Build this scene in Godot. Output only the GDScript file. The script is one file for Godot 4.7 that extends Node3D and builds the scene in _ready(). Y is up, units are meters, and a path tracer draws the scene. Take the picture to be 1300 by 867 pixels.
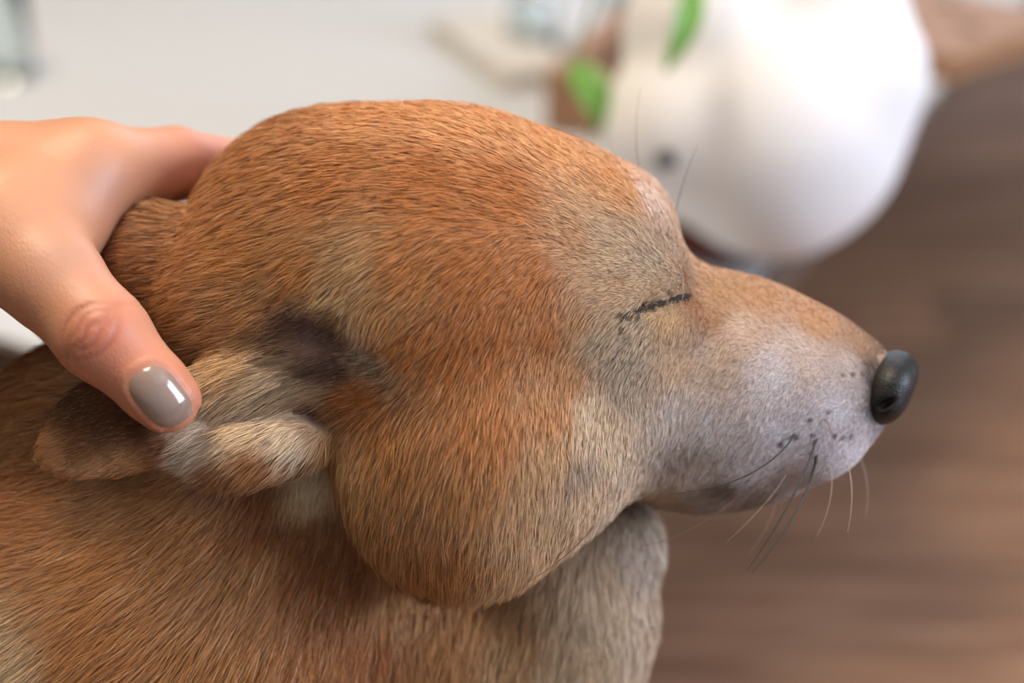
extends Node3D
# A red shiba-type dog held by the scruff beside a low white table.
# Organic shapes are modelled as smooth-joined volumes in a work frame (1 unit = 0.215 mm,
# x right, y up, z towards the open side of the room), tilted like the dog's raised head, then placed in the room.

const K := 0.000215
const DP := 1814.0
const FOCUS := Vector3(0, 0.5, 0)
const WALLS := Color(0.61, 0.59, 0.565)
const PITCH := 28.0
const TABLE_Y := 0.30
const FUR := true
const COVER := 11.0

var T := Transform3D()
var NEAR := Vector3(-0.15, -0.28, 0.95).normalized()   # from the dog's middle plane to its near side
var MID := Vector3(15, -2, -285)                       # a point on the dog's middle plane
var rng := RandomNumberGenerator.new()
var names := {}

# ------------------------------------------------------------------ helpers
func numbered(called: String) -> String:
	if not names.has(called):
		names[called] = 0
		return called
	names[called] += 1
	return "%s_%03d" % [called, names[called]]

func tag(o: Node3D, label: String, category: String, group := "", kind := "") -> Node3D:
	if label: o.set_meta("label", label)
	if category: o.set_meta("category", category)
	if group: o.set_meta("group", group)
	if kind: o.set_meta("kind", kind)
	return o

func thing(called: String, label: String, category: String, at := Vector3.ZERO, group := "") -> Node3D:
	var o := Node3D.new()
	o.name = numbered(called)
	add_child(o)
	o.position = at
	tag(o, label, category, group)
	return o

func part(called: String, mesh: Mesh, m: Material, parent: Node, xf := Transform3D()) -> MeshInstance3D:
	var o := MeshInstance3D.new()
	o.name = called if parent != self else numbered(called)
	o.mesh = mesh
	o.material_override = m
	o.transform = xf
	o.cast_shadow = GeometryInstance3D.SHADOW_CASTING_SETTING_ON
	parent.add_child(o, true)
	return o

func mat(c: Color, rough := 0.6, metal := 0.0) -> StandardMaterial3D:
	var m := StandardMaterial3D.new()
	m.albedo_color = c
	m.roughness = rough
	m.metallic = metal
	return m

func c8(r: float, g: float, b: float) -> Color:
	return Color(r / 255.0, g / 255.0, b / 255.0)

func P(px: float, py: float, z: float) -> Vector3:
	var f := 1.0 - z / DP
	return Vector3((px - 650.0) * f, (433.5 - py) * f, z)

func Wp(v: Vector3) -> Vector3:
	return T * (v * K)

func Dp(w: Vector3) -> Vector3:
	return (T.affine_inverse() * w) / K

# where the sight line through a point of the work plane meets the level h
func level(px: float, py: float, h: float) -> Vector3:
	var eye := FOCUS + T.basis.z * (DP * K)
	var d := T.basis * Vector3(px - 650.0, 433.5 - py, -DP)
	return eye + d * ((h - eye.y) / d.y)

func noise_tex(freq: float, size := 512, normal := false, strength := 4.0, seed_ := 1, octaves := 4, ramp: Gradient = null, kind := FastNoiseLite.TYPE_SIMPLEX_SMOOTH) -> NoiseTexture2D:
	var n := FastNoiseLite.new()
	n.noise_type = kind
	n.frequency = freq
	n.seed = seed_
	n.fractal_octaves = octaves
	var t := NoiseTexture2D.new()
	t.width = size
	t.height = size
	t.seamless = true
	t.noise = n
	if ramp: t.color_ramp = ramp
	if normal:
		t.as_normal_map = true
		t.bump_strength = strength
	return t

func ramp(cols: Array, offs: Array) -> Gradient:
	var g := Gradient.new()
	g.offsets = PackedFloat32Array(offs)
	g.colors = PackedColorArray(cols)
	return g

# ------------------------------------------------------------------ smooth-joined volumes
class Blob:
	var cone := false
	var c := Vector3.ZERO
	var e := Vector3.ZERO
	var r := Vector3.ONE
	var r2 := Vector3.ONE
	var ra := 1.0
	var rb := 1.0
	var ba2 := 1.0
	var k := 20.0
	var cut := false
	var mirror := false
	var turn := Basis()
	var n := Vector3.ZERO
	var m := Vector3.ZERO
	var rmin := 1.0

	func dist(p0: Vector3) -> float:
		var p := p0
		if mirror:
			p = p - n * (2.0 * n.dot(p - m))
		if cone:
			var pa := p - c
			var h := clampf(pa.dot(e) / ba2, 0.0, 1.0)
			return (pa - e * h).length() - lerpf(ra, rb, h)
		var q: Vector3 = turn * (p - c)
		var k0 := (q / r).length()
		var k1 := (q / r2).length()
		if k1 < 1e-9:
			return -rmin
		return k0 * (k0 - 1.0) / k1

var blobs: Array[Blob] = []

func _push(b: Blob, both: bool) -> void:
	blobs.append(b)
	if both:
		var o := Blob.new()
		for p in ["cone", "c", "e", "r", "r2", "ra", "rb", "ba2", "k", "cut", "turn", "rmin"]:
			o.set(p, b.get(p))
		o.mirror = true
		o.n = NEAR
		o.m = MID
		blobs.append(o)

# an ellipsoid; rot turns it in the work plane, tilt about its own long axis, yaw about the upright
func E(px: float, py: float, z: float, rx: float, ry: float, rz: float, k := 30.0, rot := 0.0, both := false, cut := false, yaw := 0.0) -> void:
	var b := Blob.new()
	var f := 1.0 - z / DP
	b.c = P(px, py, z)
	b.r = Vector3(rx, ry, rz) * f
	b.r2 = b.r * b.r
	b.rmin = minf(b.r.x, minf(b.r.y, b.r.z))
	b.k = k
	b.cut = cut
	b.turn = (Basis(Vector3.BACK, deg_to_rad(rot)) * Basis(Vector3.UP, deg_to_rad(yaw))).transposed()
	_push(b, both)

# a tapered capsule
func R(a: Vector3, ra: float, b_: Vector3, rb: float, k := 20.0, both := false, cut := false) -> void:
	var b := Blob.new()
	b.cone = true
	b.c = a
	b.e = b_ - a
	b.ba2 = maxf(b.e.length_squared(), 1e-6)
	b.ra = ra
	b.rb = rb
	b.k = k
	b.cut = cut
	b.rmin = minf(ra, rb)
	_push(b, both)

func C(x1: float, y1: float, z1: float, r1: float, x2: float, y2: float, z2: float, r2: float, k := 20.0, both := false, cut := false) -> void:
	R(P(x1, y1, z1), r1 * (1.0 - z1 / DP), P(x2, y2, z2), r2 * (1.0 - z2 / DP), k, both, cut)

static func field(list: Array[Blob], p: Vector3) -> float:
	var d := 1e6
	for b in list:
		var x := b.dist(p)
		var k := b.k
		if b.cut:
			var h := maxf(k - absf(d + x), 0.0) / k
			d = maxf(d, -x) + h * h * k * 0.25
		elif x < d + k:
			var h2 := maxf(k - absf(d - x), 0.0) / k
			d = minf(d, x) - h2 * h2 * k * 0.25
	return d



const BN := 8

func _block(i: int, job: Dictionary) -> void:
	var nb: Vector3i = job.nb
	var h: float = job.h
	var lo: Vector3 = job.lo
	var bx := i % nb.x
	var by := (i / nb.x) % nb.y
	var bz := i / (nb.x * nb.y)
	var org := lo + Vector3(bx, by, bz) * (h * BN)
	var rad := h * BN * 0.8661
	var mid := org + Vector3.ONE * (h * BN * 0.5)
	var src: Array[Blob] = job.blobs
	var ds := PackedFloat32Array()
	var dmin := 1e9
	for b in src:
		var x := b.dist(mid)
		ds.append(x)
		if not b.cut and x < dmin: dmin = x
	if dmin > rad * 2.0:
		job.out[i] = null
		return
	var full := field(src, mid)
	if absf(full) > rad * 2.2:
		job.out[i] = full
		return
	var list: Array[Blob] = []
	for j in src.size():
		var b := src[j]
		if b.cut:
			if ds[j] < rad * 1.3 + b.k: list.append(b)
		elif ds[j] < dmin + rad * 2.6 + b.k: list.append(b)
	var v := PackedFloat32Array()
	v.resize((BN + 1) * (BN + 1) * (BN + 1))
	var n := 0
	var ex = job.extra
	var has: bool = ex != null
	for z in BN + 1:
		for y in BN + 1:
			for x in BN + 1:
				var p := org + Vector3(x, y, z) * h
				var d := field(list, p)
				if has: d += ex.call(p)
				v[n] = d
				n += 1
	job.out[i] = v

# surface nets over the box lo..hi; returns {v, n, idx} in work units
func nets(list: Array[Blob], lo: Vector3, hi: Vector3, h: float, relief = null) -> Dictionary:
	var size := (hi - lo) / (h * BN)
	var nb := Vector3i(ceili(size.x), ceili(size.y), ceili(size.z))
	var total := nb.x * nb.y * nb.z
	var out := []
	out.resize(total)
	var job := {"nb": nb, "h": h, "lo": lo, "blobs": list, "out": out, "extra": relief}
	var task := WorkerThreadPool.add_group_task(_block.bind(job), total, -1, true)
	WorkerThreadPool.wait_for_group_task_completion(task)
	var nx := nb.x * BN
	var ny := nb.y * BN
	var cell := {}
	var verts := PackedVector3Array()
	var M := BN + 1
	for i in total:
		if not out[i] is PackedFloat32Array: continue
		var v: PackedFloat32Array = out[i]
		var bx := i % nb.x
		var by := (i / nb.x) % nb.y
		var bz := i / (nb.x * nb.y)
		for z in BN:
			for y in BN:
				var row := (z * M + y) * M
				for x in BN:
					var o := row + x
					var a0 := v[o]; var a1 := v[o + 1]; var a2 := v[o + M]; var a3 := v[o + M + 1]
					var o2 := o + M * M
					var a4 := v[o2]; var a5 := v[o2 + 1]; var a6 := v[o2 + M]; var a7 := v[o2 + M + 1]
					var neg := int(a0 < 0) + int(a1 < 0) + int(a2 < 0) + int(a3 < 0) + int(a4 < 0) + int(a5 < 0) + int(a6 < 0) + int(a7 < 0)
					if neg == 0 or neg == 8: continue
					var s := Vector3.ZERO
					var c := 0
					if (a0 < 0) != (a1 < 0): s += Vector3(a0 / (a0 - a1), 0, 0); c += 1
					if (a2 < 0) != (a3 < 0): s += Vector3(a2 / (a2 - a3), 1, 0); c += 1
					if (a4 < 0) != (a5 < 0): s += Vector3(a4 / (a4 - a5), 0, 1); c += 1
					if (a6 < 0) != (a7 < 0): s += Vector3(a6 / (a6 - a7), 1, 1); c += 1
					if (a0 < 0) != (a2 < 0): s += Vector3(0, a0 / (a0 - a2), 0); c += 1
					if (a1 < 0) != (a3 < 0): s += Vector3(1, a1 / (a1 - a3), 0); c += 1
					if (a4 < 0) != (a6 < 0): s += Vector3(0, a4 / (a4 - a6), 1); c += 1
					if (a5 < 0) != (a7 < 0): s += Vector3(1, a5 / (a5 - a7), 1); c += 1
					if (a0 < 0) != (a4 < 0): s += Vector3(0, 0, a0 / (a0 - a4)); c += 1
					if (a1 < 0) != (a5 < 0): s += Vector3(1, 0, a1 / (a1 - a5)); c += 1
					if (a2 < 0) != (a6 < 0): s += Vector3(0, 1, a2 / (a2 - a6)); c += 1
					if (a3 < 0) != (a7 < 0): s += Vector3(1, 1, a3 / (a3 - a7)); c += 1
					var gx := bx * BN + x
					var gy := by * BN + y
					var gz := bz * BN + z
					cell[gx + nx * (gy + ny * gz)] = verts.size()
					verts.append(lo + (Vector3(gx, gy, gz) + s / c) * h)
	var idx := PackedInt32Array()
	var sx := 1
	var sy := nx
	var sz := nx * ny
	for i in total:
		if not out[i] is PackedFloat32Array: continue
		var v: PackedFloat32Array = out[i]
		var bx := i % nb.x
		var by := (i / nb.x) % nb.y
		var bz := i / (nb.x * nb.y)
		for z in BN:
			for y in BN:
				for x in BN:
					var o := (z * M + y) * M + x
					var a := v[o] < 0
					var g := (bx * BN + x) + nx * ((by * BN + y) + ny * (bz * BN + z))
					if a != (v[o + 1] < 0): _quad(cell, idx, g, sy, sz, a)
					if a != (v[o + M] < 0): _quad(cell, idx, g, sz, sx, a)
					if a != (v[o + M * M] < 0): _quad(cell, idx, g, sx, sy, a)
	var norm := PackedVector3Array()
	norm.resize(verts.size())
	for t in range(0, idx.size(), 3):
		var i0 := idx[t]; var i1 := idx[t + 1]; var i2 := idx[t + 2]
		var nn := (verts[i2] - verts[i0]).cross(verts[i1] - verts[i0])
		norm[i0] += nn; norm[i1] += nn; norm[i2] += nn
	for i in norm.size(): norm[i] = norm[i].normalized()
	return {"v": verts, "n": norm, "idx": idx}

func _quad(cell: Dictionary, idx: PackedInt32Array, g: int, u: int, w: int, flip: bool) -> void:
	var a = cell.get(g - u - w); var b = cell.get(g - w); var c = cell.get(g); var d = cell.get(g - u)
	if a == null or b == null or c == null or d == null: return
	if flip:
		idx.append_array(PackedInt32Array([a, c, b, a, d, c]))
	else:
		idx.append_array(PackedInt32Array([a, b, c, a, c, d]))

# the mesh of a net, placed in the room relative to base
func net_mesh(s: Dictionary, base: Vector3, cols := PackedColorArray()) -> ArrayMesh:
	var v := PackedVector3Array()
	var n := PackedVector3Array()
	for p in s.v: v.append(Wp(p) - base)
	for q in s.n: n.append(T.basis * q)
	return arr_mesh(v, n, s.idx, cols)

func arr_mesh(v: PackedVector3Array, n: PackedVector3Array, idx: PackedInt32Array, cols := PackedColorArray()) -> ArrayMesh:
	var a := []
	a.resize(Mesh.ARRAY_MAX)
	a[Mesh.ARRAY_VERTEX] = v
	a[Mesh.ARRAY_NORMAL] = n
	if idx.size(): a[Mesh.ARRAY_INDEX] = idx
	if cols.size(): a[Mesh.ARRAY_COLOR] = cols
	var m := ArrayMesh.new()
	m.add_surface_from_arrays(Mesh.PRIMITIVE_TRIANGLES, a)
	return m

func join(a: Dictionary, b: Dictionary) -> Dictionary:
	var off: int = a.v.size()
	var v: PackedVector3Array = a.v.duplicate()
	v.append_array(b.v)
	var n: PackedVector3Array = a.n.duplicate()
	n.append_array(b.n)
	var idx: PackedInt32Array = a.idx.duplicate()
	for i in b.idx: idx.append(i + off)
	return {"v": v, "n": n, "idx": idx}

# ------------------------------------------------------------------ simple shapes
func box_mesh(s: Vector3) -> BoxMesh:
	var b := BoxMesh.new()
	b.size = s
	return b

# a box with rounded edges
func round_box(s: Vector3, r: float) -> ArrayMesh:
	var st := SurfaceTool.new()
	st.begin(Mesh.PRIMITIVE_TRIANGLES)
	var h := s * 0.5 - Vector3.ONE * r
	var N := 4
	# a sphere of patches pulled apart into a box
	for f in 6:
		var ax := f / 2
		var sg := 1.0 if f % 2 == 0 else -1.0
		var steps := [-1.0]
		for i in N + 1: steps.append(-1.0 + 0.0 * i)
		var us: Array[Vector2] = []   # (tangent of angle, side)
		for i in N + 1: us.append(Vector2(tan(deg_to_rad(-45.0 + 45.0 * i / N)), -1))
		for i in N + 1: us.append(Vector2(tan(deg_to_rad(45.0 * i / N)), 1))
		var grid := []
		for a in us:
			var rowp := []
			for b in us:
				var d := Vector3.ZERO
				d[ax] = sg
				d[(ax + 1) % 3] = a.x * sg
				d[(ax + 2) % 3] = b.x
				d = d.normalized()
				var o := Vector3.ZERO
				o[ax] = h[ax] * sg
				o[(ax + 1) % 3] = h[(ax + 1) % 3] * a.y * sg
				o[(ax + 2) % 3] = h[(ax + 2) % 3] * b.y
				rowp.append([o + d * r, d])
			grid.append(rowp)
		for i in us.size() - 1:
			for j in us.size() - 1:
				for q in [[i, j], [i + 1, j + 1], [i + 1, j], [i, j], [i, j + 1], [i + 1, j + 1]]:
					st.set_normal(grid[q[0]][q[1]][1])
					st.add_vertex(grid[q[0]][q[1]][0])
	return st.commit()

# a turned shape: profile of (radius, height) points
func lathe(prof: Array, seg := 40) -> ArrayMesh:
	var st := SurfaceTool.new()
	st.begin(Mesh.PRIMITIVE_TRIANGLES)
	st.set_smooth_group(0)
	for i in seg:
		var a0 := TAU * i / seg
		var a1 := TAU * (i + 1) / seg
		for j in prof.size() - 1:
			var p: Vector2 = prof[j]
			var q: Vector2 = prof[j + 1]
			var v00 := Vector3(cos(a0) * p.x, p.y, sin(a0) * p.x)
			var v10 := Vector3(cos(a1) * p.x, p.y, sin(a1) * p.x)
			var v01 := Vector3(cos(a0) * q.x, q.y, sin(a0) * q.x)
			var v11 := Vector3(cos(a1) * q.x, q.y, sin(a1) * q.x)
			for v in [v00, v10, v11, v00, v11, v01]: st.add_vertex(v)
	st.generate_normals()
	st.index()
	return st.commit()

# a tapered tube along points
func tube(pts: Array, radii: Array, seg := 8) -> ArrayMesh:
	var st := SurfaceTool.new()
	st.begin(Mesh.PRIMITIVE_TRIANGLES)
	st.set_smooth_group(0)
	var rings := []
	for i in pts.size():
		var d: Vector3 = (pts[mini(i + 1, pts.size() - 1)] - pts[maxi(i - 1, 0)]).normalized()
		var s := d.cross(Vector3(0.31, 0.2, 0.93)).normalized()
		var u := s.cross(d)
		var ring := []
		for j in seg: ring.append(pts[i] + (s * cos(TAU * j / seg) + u * sin(TAU * j / seg)) * radii[i])
		rings.append(ring)
	for i in pts.size() - 1:
		for j in seg:
			var k := (j + 1) % seg
			for v in [rings[i][j], rings[i + 1][j], rings[i + 1][k], rings[i][j], rings[i + 1][k], rings[i][k]]: st.add_vertex(v)
	st.generate_normals()
	st.index()
	return st.commit()

func bez(a: Vector3, b: Vector3, c: Vector3, d: Vector3, n: int) -> Array:
	var out := []
	for i in n + 1: out.append(a.bezier_interpolate(b, c, d, float(i) / n))
	return out

# ------------------------------------------------------------------ the scene
func _ready() -> void:
	rng.seed = 7
	# ---- camera
	T = Transform3D(Basis(Vector3.RIGHT, deg_to_rad(-PITCH)), FOCUS)
	var cam := Camera3D.new()
	cam.name = "camera"
	cam.transform = Transform3D(T.basis, FOCUS + T.basis.z * (DP * K))
	cam.fov = rad_to_deg(2.0 * atan(433.5 / DP))
	cam.near = 0.02
	cam.far = 50.0
	var lens := CameraAttributesPhysical.new()
	lens.frustum_focal_length = 50.0
	lens.frustum_focus_distance = 0.40
	lens.exposure_aperture = 3.9
	lens.frustum_near = 0.02
	lens.frustum_far = 50.0
	cam.attributes = lens
	cam.fov = rad_to_deg(2.0 * atan(433.5 / DP))
	add_child(cam)
	cam.current = true
	# ---- sky and exposure
	var env := Environment.new()
	env.background_mode = Environment.BG_SKY
	var sky := Sky.new()
	var sm := ProceduralSkyMaterial.new()
	sm.sky_top_color = c8(120, 160, 215)
	sm.sky_horizon_color = c8(200, 215, 232)
	sm.ground_bottom_color = c8(120, 115, 108)
	sm.ground_horizon_color = c8(180, 185, 190)
	sky.sky_material = sm
	env.sky = sky
	env.tonemap_mode = Environment.TONE_MAPPER_LINEAR
	env.tonemap_exposure = 1.48
	env.sdfgi_enabled = true
	env.ssao_enabled = true
	env.ssil_enabled = true
	var we := WorldEnvironment.new()
	we.environment = env
	add_child(we)
	# ---- daylight through the two window openings, and the ceiling lamp
	daylight("window_daylight", Vector3(1.1, 1.45, -3.1), Vector3(0, 0, 1), Vector2(1.9, 1.5), 1.5, c8(235, 242, 255))
	daylight("side_window_daylight", Vector3(2.5, 1.4, 0.5), Vector3(-1, 0, 0), Vector2(1.5, 1.4), 6.5, c8(228, 236, 255))
	daylight("ceiling_lamp_light", Vector3(-0.5, 2.40, -0.4), Vector3(0, -1, 0), Vector2(0.7, 0.7), 2.8, c8(255, 236, 208))
	room()
	table()
	dog()
	person()
	table_things()

func daylight(called: String, at: Vector3, towards: Vector3, size: Vector2, energy: float, col: Color) -> void:
	var l := AreaLight3D.new()
	l.name = called
	l.area_size = size
	l.area_normalize_energy = true
	l.light_energy = energy
	l.light_color = col
	l.area_range = 12.0
	l.shadow_enabled = true
	add_child(l)
	var up := Vector3.UP if absf(towards.y) < 0.9 else Vector3.FORWARD
	l.look_at_from_position(at, at + towards, up)

func struct(called: String, mesh: Mesh, m: Material, at: Vector3, parent: Node = self) -> MeshInstance3D:
	var o := part(called, mesh, m, parent, Transform3D(Basis(), at))
	if parent == self: o.set_meta("kind", "structure")
	return o

func room() -> void:
	var white := mat(WALLS, 0.85)
	# x -2.3..2.6, z -3.2..1.8, height 2.5; walls 0.12 thick
	var sub := struct("floor", box_mesh(Vector3(4.9, 0.1, 5.0)), mat(c8(52, 36, 28), 0.9), Vector3(0.15, -0.062, -0.7))
	sub.set_meta("label", "dark brown wooden floor of wide boards beside the white table")
	var g := ramp([c8(106, 75, 54), c8(134, 98, 73), c8(158, 122, 95), c8(116, 82, 60)], [0.0, 0.4, 0.7, 1.0])
	var n := noise_tex(0.012, 512, false, 1, 3, 4, g)
	var planks: Array[StandardMaterial3D] = []
	for i in 4:
		var m := mat(Color.WHITE.darkened(0.05 * i), 0.8)
		m.albedo_texture = n
		m.uv1_triplanar = true
		m.uv1_scale = Vector3(0.45, 3.0, 5.0)
		m.uv1_offset = Vector3(0.23 * i, 0.1, 0.37 * i)
		planks.append(m)
	var w := 0.128
	var shape := round_box(Vector3(1.6, 0.014, w - 0.0012), 0.0015)
	var z := -3.1
	var row := 0
	while z < 1.75:
		var x := -2.2 - (0.55 * (row % 3))
		while x < 2.6:
			if not (z > 0.5 or x < -1.7):
				struct("plank", shape, planks[(row * 3 + int(x * 7.0) + 40) % 4], Vector3(x + 0.8 - 0.15, 0.058, z + w / 2 + 0.7), sub)
			x += 1.601
		z += w
		row += 1
	struct("ceiling", box_mesh(Vector3(4.9, 0.12, 5.0)), mat(c8(226, 224, 218), 0.85), Vector3(0.15, 2.56, -0.7))
	struct("wall_left", box_mesh(Vector3(0.12, 2.5, 5.0)), white, Vector3(-2.36, 1.25, -0.7))
	struct("wall_front", box_mesh(Vector3(4.9, 2.5, 0.12)), white, Vector3(0.15, 1.25, 1.86))
	# back wall with a window opening x 0.15..2.05, y 0.7..2.2
	var bw := CSGBox3D.new()
	bw.name = "wall_back"
	bw.size = Vector3(4.9, 2.5, 0.12)
	bw.position = Vector3(0.15, 1.25, -3.26)
	bw.material = white
	var hole := CSGBox3D.new()
	hole.name = "opening"
	hole.operation = CSGShape3D.OPERATION_SUBTRACTION
	hole.size = Vector3(1.9, 1.5, 0.4)
	hole.position = Vector3(0.95, 0.2, 0)
	bw.add_child(hole)
	bw.set_meta("kind", "structure")
	add_child(bw)
	var rw := CSGBox3D.new()
	rw.name = "wall_right"
	rw.size = Vector3(0.12, 2.5, 5.0)
	rw.position = Vector3(2.66, 1.25, -0.7)
	rw.material = white
	var hole2 := CSGBox3D.new()
	hole2.name = "opening"
	hole2.operation = CSGShape3D.OPERATION_SUBTRACTION
	hole2.size = Vector3(0.4, 1.4, 1.5)
	hole2.position = Vector3(0, 0.15, 1.2)
	rw.add_child(hole2)
	rw.set_meta("kind", "structure")
	add_child(rw)
	for i in 2:
		var wn := Node3D.new()
		wn.name = "window_%d" % (i + 1)
		wn.set_meta("kind", "structure")
		add_child(wn)
		if i == 0: wn.position = Vector3(1.1, 1.45, -3.26)
		else: wn.transform = Transform3D(Basis(Vector3.UP, PI / 2), Vector3(2.66, 1.4, 0.5))
		var ww := 1.9 if i == 0 else 1.5
		var hh := 1.5 if i == 0 else 1.4
		var fm := mat(c8(235, 235, 232), 0.4)
		for s in [-1, 1]:
			part("window_frame", round_box(Vector3(ww, 0.05, 0.06), 0.006), fm, wn, Transform3D(Basis(), Vector3(0, s * (hh / 2 - 0.025), 0)))
			part("window_frame", round_box(Vector3(0.05, hh - 0.1, 0.06), 0.006), fm, wn, Transform3D(Basis(), Vector3(s * (ww / 2 - 0.025), 0, 0)))
		part("window_frame", round_box(Vector3(0.05, hh - 0.1, 0.05), 0.006), fm, wn)
		var gm := mat(Color(1, 1, 1, 0.05), 0.0)
		gm.transparency = BaseMaterial3D.TRANSPARENCY_ALPHA
		part("pane", box_mesh(Vector3(ww - 0.1, hh - 0.1, 0.004)), gm, wn, Transform3D(Basis(), Vector3(0, 0, -0.01)))
	# ceiling lamp fitting
	var lamp := thing("ceiling_lamp", "square white ceiling lamp with a glowing diffuser above the table", "lamp", Vector3(-0.5, 2.5, -0.4))
	part("housing", round_box(Vector3(0.78, 0.05, 0.78), 0.01), mat(c8(230, 230, 228), 0.5), lamp, Transform3D(Basis(), Vector3(0, -0.025, 0)))
	var dm := mat(c8(250, 245, 235), 0.6)
	dm.emission_enabled = true
	dm.emission = c8(255, 240, 215)
	dm.emission_energy_multiplier = 1.0
	part("diffuser", round_box(Vector3(0.7, 0.03, 0.7), 0.01), dm, lamp, Transform3D(Basis(), Vector3(0, -0.06, 0)))

func table() -> void:
	var a := level(965, 365, TABLE_Y)
	var b := level(1215, 98, TABLE_Y)
	var e1 := (b - a).normalized()           # away along the right-hand edge
	var e2 := Vector3(e1.z, 0, -e1.x)        # to the left along the near edge
	var left := level(0, 436, TABLE_Y)
	var s := -(left - a).dot(e1)
	var corner := a - e1 * s
	var L := 1.75
	var Wd := 1.25
	var mid := corner + e1 * (L / 2) + e2 * (Wd / 2)
	var bs := Basis(e2, Vector3.UP, e2.cross(Vector3.UP))
	var t := thing("low_table", "low white table with a brown edge band behind the dog", "table", Vector3(mid.x, 0, mid.z))
	t.basis = bs
	part("tabletop", round_box(Vector3(Wd - 0.012, 0.026, L - 0.012), 0.003), mat(c8(197, 199, 201), 0.6), t, Transform3D(Basis(), Vector3(0, TABLE_Y - 0.013, 0)))
	var band := mat(c8(92, 78, 68), 0.5)
	for q in [-1, 1]:
		part("edge_band", round_box(Vector3(0.007, 0.027, L), 0.002), band, t, Transform3D(Basis(), Vector3(q * (Wd / 2 - 0.003), TABLE_Y - 0.0137, 0)))
		part("edge_band", round_box(Vector3(Wd - 0.014, 0.027, 0.007), 0.002), band, t, Transform3D(Basis(), Vector3(0, TABLE_Y - 0.0137, q * (L / 2 - 0.003))))
		for r in [-1, 1]:
			part("leg", round_box(Vector3(0.06, TABLE_Y - 0.026, 0.06), 0.006), mat(c8(84, 68, 58), 0.5), t, Transform3D(Basis(), Vector3(q * (Wd / 2 - 0.3), (TABLE_Y - 0.026) / 2, r * (L / 2 - 0.3))))

# ------------------------------------------------------------------ dog
func dog_shape() -> void:
	blobs.clear()
	# skull, brow and back of the head
	E(545, 372, -235, 288, 237, 225, 40)
	E(432, 345, -260, 200, 205, 190, 36)
	E(335, 382, -190, 148, 115, 120, 40)
	E(212, 345, -200, 76, 88, 80, 25)
	E(725, 330, -225, 130, 132, 130, 60)
	E(785, 300, -150, 62, 55, 55, 50, -35, true)
	# face and cheek
	E(740, 450, -230, 150, 180, 150, 60)
	E(590, 555, -140, 172, 200, 135, 30, 0, true)
	E(700, 560, -175, 112, 125, 105, 50, 0, true)
	# muzzle
	E(890, 490, -245, 125, 148, 118, 60, -15)
	E(975, 492, -235, 110, 120, 100, 60, -18)
	E(1042, 502, -222, 78, 92, 78, 50, -18)
	E(1080, 503, -216, 42, 54, 46, 40, -20)
	E(1092, 468, -214, 34, 28, 40, 30, -24)
	E(930, 600, -265, 115, 46, 62, 30, 8)
	E(1035, 572, -200, 50, 34, 40, 30, 12, true)
	# lids and cheekbone
	E(826, 360, -118, 40, 22, 24, 25, 12)
	E(836, 415, -124, 50, 26, 24, 30, 12)
	# neck, chest and shoulder
	E(330, 600, -370, 280, 250, 200, 30)
	E(150, 815, -320, 390, 325, 205, 60)
	E(145, 548, -300, 160, 125, 140, 36)
	E(520, 855, -390, 230, 170, 150, 40)
	E(715, 765, -370, 118, 145, 110, 40)
	E(665, 900, -390, 140, 180, 130, 60)
	E(780, 690, -340, 58, 60, 60, 40)
	# ear, folded back under the thumb
	E(350, 478, -80, 135, 52, 40, 16, 14)
	E(325, 568, -75, 98, 44, 40, 12, 8)
	E(150, 560, -72, 104, 44, 17, 8, 8)
	E(112, 542, -72, 72, 46, 15, 10, 52)
	E(225, 555, -70, 50, 36, 24, 12, 20)
	# bare hollow, ear slit, eye line, mouth line
	E(402, 438, 4, 44, 30, 22, 24, 0, false, true)
	C(365, 522, -34, 4, 406, 530, -36, 8, 8, false, true)
	C(795, 400, -86, 6, 840, 383, -76, 7, 8, false, true)
	C(840, 383, -76, 7, 876, 376, -90, 8, 8, false, true)
	C(905, 628, -160, 6, 980, 632, -140, 4, 8, true, true)

func far_body() -> void:
	# shoulders, trunk, haunch and legs reaching the floor (below and left of the view)
	R(Dp(Vector3(-0.09, 0.34, -0.04)), 420, Dp(Vector3(-0.20, 0.27, -0.05)), 500, 80)
	R(Dp(Vector3(-0.20, 0.27, -0.05)), 500, Dp(Vector3(-0.40, 0.17, -0.06)), 480, 80)
	for s in [-1, 1]:
		var z: float = -0.045 + s * 0.06
		R(Dp(Vector3(-0.06, 0.27, z)), 190, Dp(Vector3(-0.05, 0.12, z)), 105, 80)
		R(Dp(Vector3(-0.05, 0.12, z)), 105, Dp(Vector3(-0.05, 0.03, z)), 90, 20)
		R(Dp(Vector3(-0.05, 0.028, z)), 115, Dp(Vector3(-0.015, 0.022, z)), 100, 30)
		R(Dp(Vector3(-0.40, 0.13, -0.06 + s * 0.08)), 330, Dp(Vector3(-0.28, 0.10, -0.06 + s * 0.11)), 190, 60)
		R(Dp(Vector3(-0.34, 0.03, -0.06 + s * 0.11)), 110, Dp(Vector3(-0.20, 0.022, -0.06 + s * 0.11)), 98, 40)
	R(Dp(Vector3(-0.50, 0.14, -0.06)), 170, Dp(Vector3(-0.56, 0.27, -0.08)), 190, 50)
	R(Dp(Vector3(-0.56, 0.27, -0.08)), 190, Dp(Vector3(-0.46, 0.34, -0.09)), 120, 40)

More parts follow.
